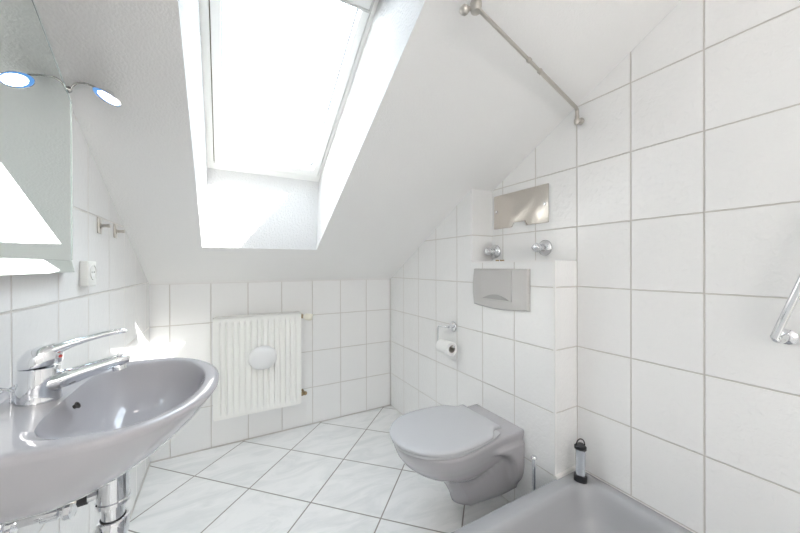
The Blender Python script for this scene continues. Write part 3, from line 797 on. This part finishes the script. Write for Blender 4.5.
lathe(bm, [(.0001, -.0135), (.007, -.012), (.0115, -.007), (.0135, 0), (.0115, .007), (.007, .012), (.0001, .0135)], kb, (-.9, .3, -.2), n=20); link('end_knob', bm, SATIN, rl)

# grab bar at the right edge
gb = thing('grab_bar', (XR, .20, .92), 'chrome grab bar on the right wall over the shower tray', 'grab bar')
g0 = Vector((XR-.052, .250, .912)); g1 = Vector((XR-.052, .205, 1.06)); g2 = Vector((XR-.052, .150, 1.24))
bm = B(); tube(bm, arc((XR-.01, .238, .910), (XR-.052, .243, .898), g0, 8) + [g0.lerp(g1, .5), g1, g1.lerp(g2, .5)] + arc(g2, (XR-.052, .145, 1.255), (XR-.01, .147, 1.258), 8), .0088, 18); link('bar', bm, CHROME, gb, angle=60)
for q in ((XR, .238, .910), (XR, .147, 1.258)):
    bm = B(); lathe(bm, [(.020, .0005), (.020, .004), (.014, .009), (.010, .012)], q, (-1, 0, 0), n=22); link('end_flange', bm, CHROME, gb, angle=45)

# added fill light: an unseen glowing globe behind the viewer brightens the room
LX, LY, LZ = .02, -1.60, 1.68
cl = thing('fill_lamp', (LX, LY, LZ), 'added fill light, a glowing globe hung unseen from the flat ceiling behind the viewer', 'lamp')
bm = B(); lathe(bm, [(.05, -.0005), (.05, -.012), (.012, -.03), (.004, -.031)], (LX, LY, ZF), (0, 0, 1), n=28); link('fill_lamp_rose', bm, WPLAST, cl)
bm = B(); tube(bm, [(LX, LY, ZF-.03), (LX, LY, LZ+.19)], .004, 8); link('fill_lamp_cord', bm, WPLAST, cl)
bm = B(); lathe(bm, [(.19*math.sin(PI*i/20), -.19*math.cos(PI*i/20)) for i in range(21)], (LX, LY, LZ), (0, 0, 1), n=36); link('fill_globe', bm, FILLG, cl)

# ------------------------------------------------------------------ light
w = bpy.data.worlds.new('sky'); S.world = w; w.use_nodes = True
nt = w.node_tree; bg = nt.nodes['Background']
bg.inputs[0].default_value = (.79, .895, 1.0, 1); bg.inputs[1].default_value = 9.0
sun = bpy.data.lights.new('sun', 'SUN'); sun.energy = 36; sun.angle = math.radians(.55); sun.color = (1, .96, .90)
so2 = bpy.data.objects.new('sun', sun); COL.objects.link(so2)
so2.rotation_euler = Vector((-.74, 1, -1.48)).to_track_quat('-Z', 'Y').to_euler(); so2.location = (3, -3, 6)
pt = bpy.data.lights.new('window_portal', 'AREA'); pt.shape = 'RECTANGLE'; pt.size = WX1-WX0; pt.size_y = 1.08; pt.cycles.is_portal = True
po = bpy.data.objects.new('window_portal', pt); COL.objects.link(po)
po.location = wp((WX0+WX1)/2, (WYT+wb)/2, .08); po.rotation_euler = (-nrm).to_track_quat('-Z', 'Y').to_euler()
po.rotation_euler = Vector((0, -.555, -1)).to_track_quat('-Z', 'X').to_euler()
pt.size, pt.size_y = 1.08, WX1-WX0

# ------------------------------------------------------------------ camera
f_px, yaw, pit, rol, H = 318.51, 29.097, -.0492, -.1253, 1.0989
y_, a_, r_ = map(math.radians, (yaw, pit, rol))
F = Vector((math.sin(y_)*math.cos(a_), math.cos(y_)*math.cos(a_), math.sin(a_)))
R_ = Vector((math.cos(y_), -math.sin(y_), 0)); U = R_.cross(F)
R2 = R_*math.cos(r_) + U*math.sin(r_); U2 = -R_*math.sin(r_) + U*math.cos(r_)
cam = bpy.data.cameras.new('camera'); cam.sensor_fit = 'HORIZONTAL'; cam.sensor_width = 36; cam.lens = f_px/800*36; cam.clip_start = .01
co = bpy.data.objects.new('camera', cam); COL.objects.link(co)
mw = Matrix.Identity(4)
for i in range(3): mw[i][0] = R2[i]; mw[i][1] = U2[i]; mw[i][2] = -F[i]
mw[0][3], mw[1][3], mw[2][3] = 0, 0, H
co.matrix_world = mw
S.camera = co
S.view_settings.view_transform = 'Standard'; S.view_settings.look = 'None'; S.view_settings.gamma = 1; S.view_settings.use_curve_mapping = False
S.view_settings.exposure = 0.23
S.cycles.max_bounces = 14; S.cycles.diffuse_bounces = 10; S.cycles.glossy_bounces = 6; S.cycles.transparent_max_bounces = 12
S.cycles.caustics_reflective = False; S.cycles.caustics_refractive = False
S.cycles.use_denoising = True; S.cycles.denoising_prefilter = 'ACCURATE'; S.cycles.denoising_input_passes = 'RGB_ALBEDO_NORMAL'
S.cycles.use_adaptive_sampling = False
S.cycles.sample_clamp_indirect = 8
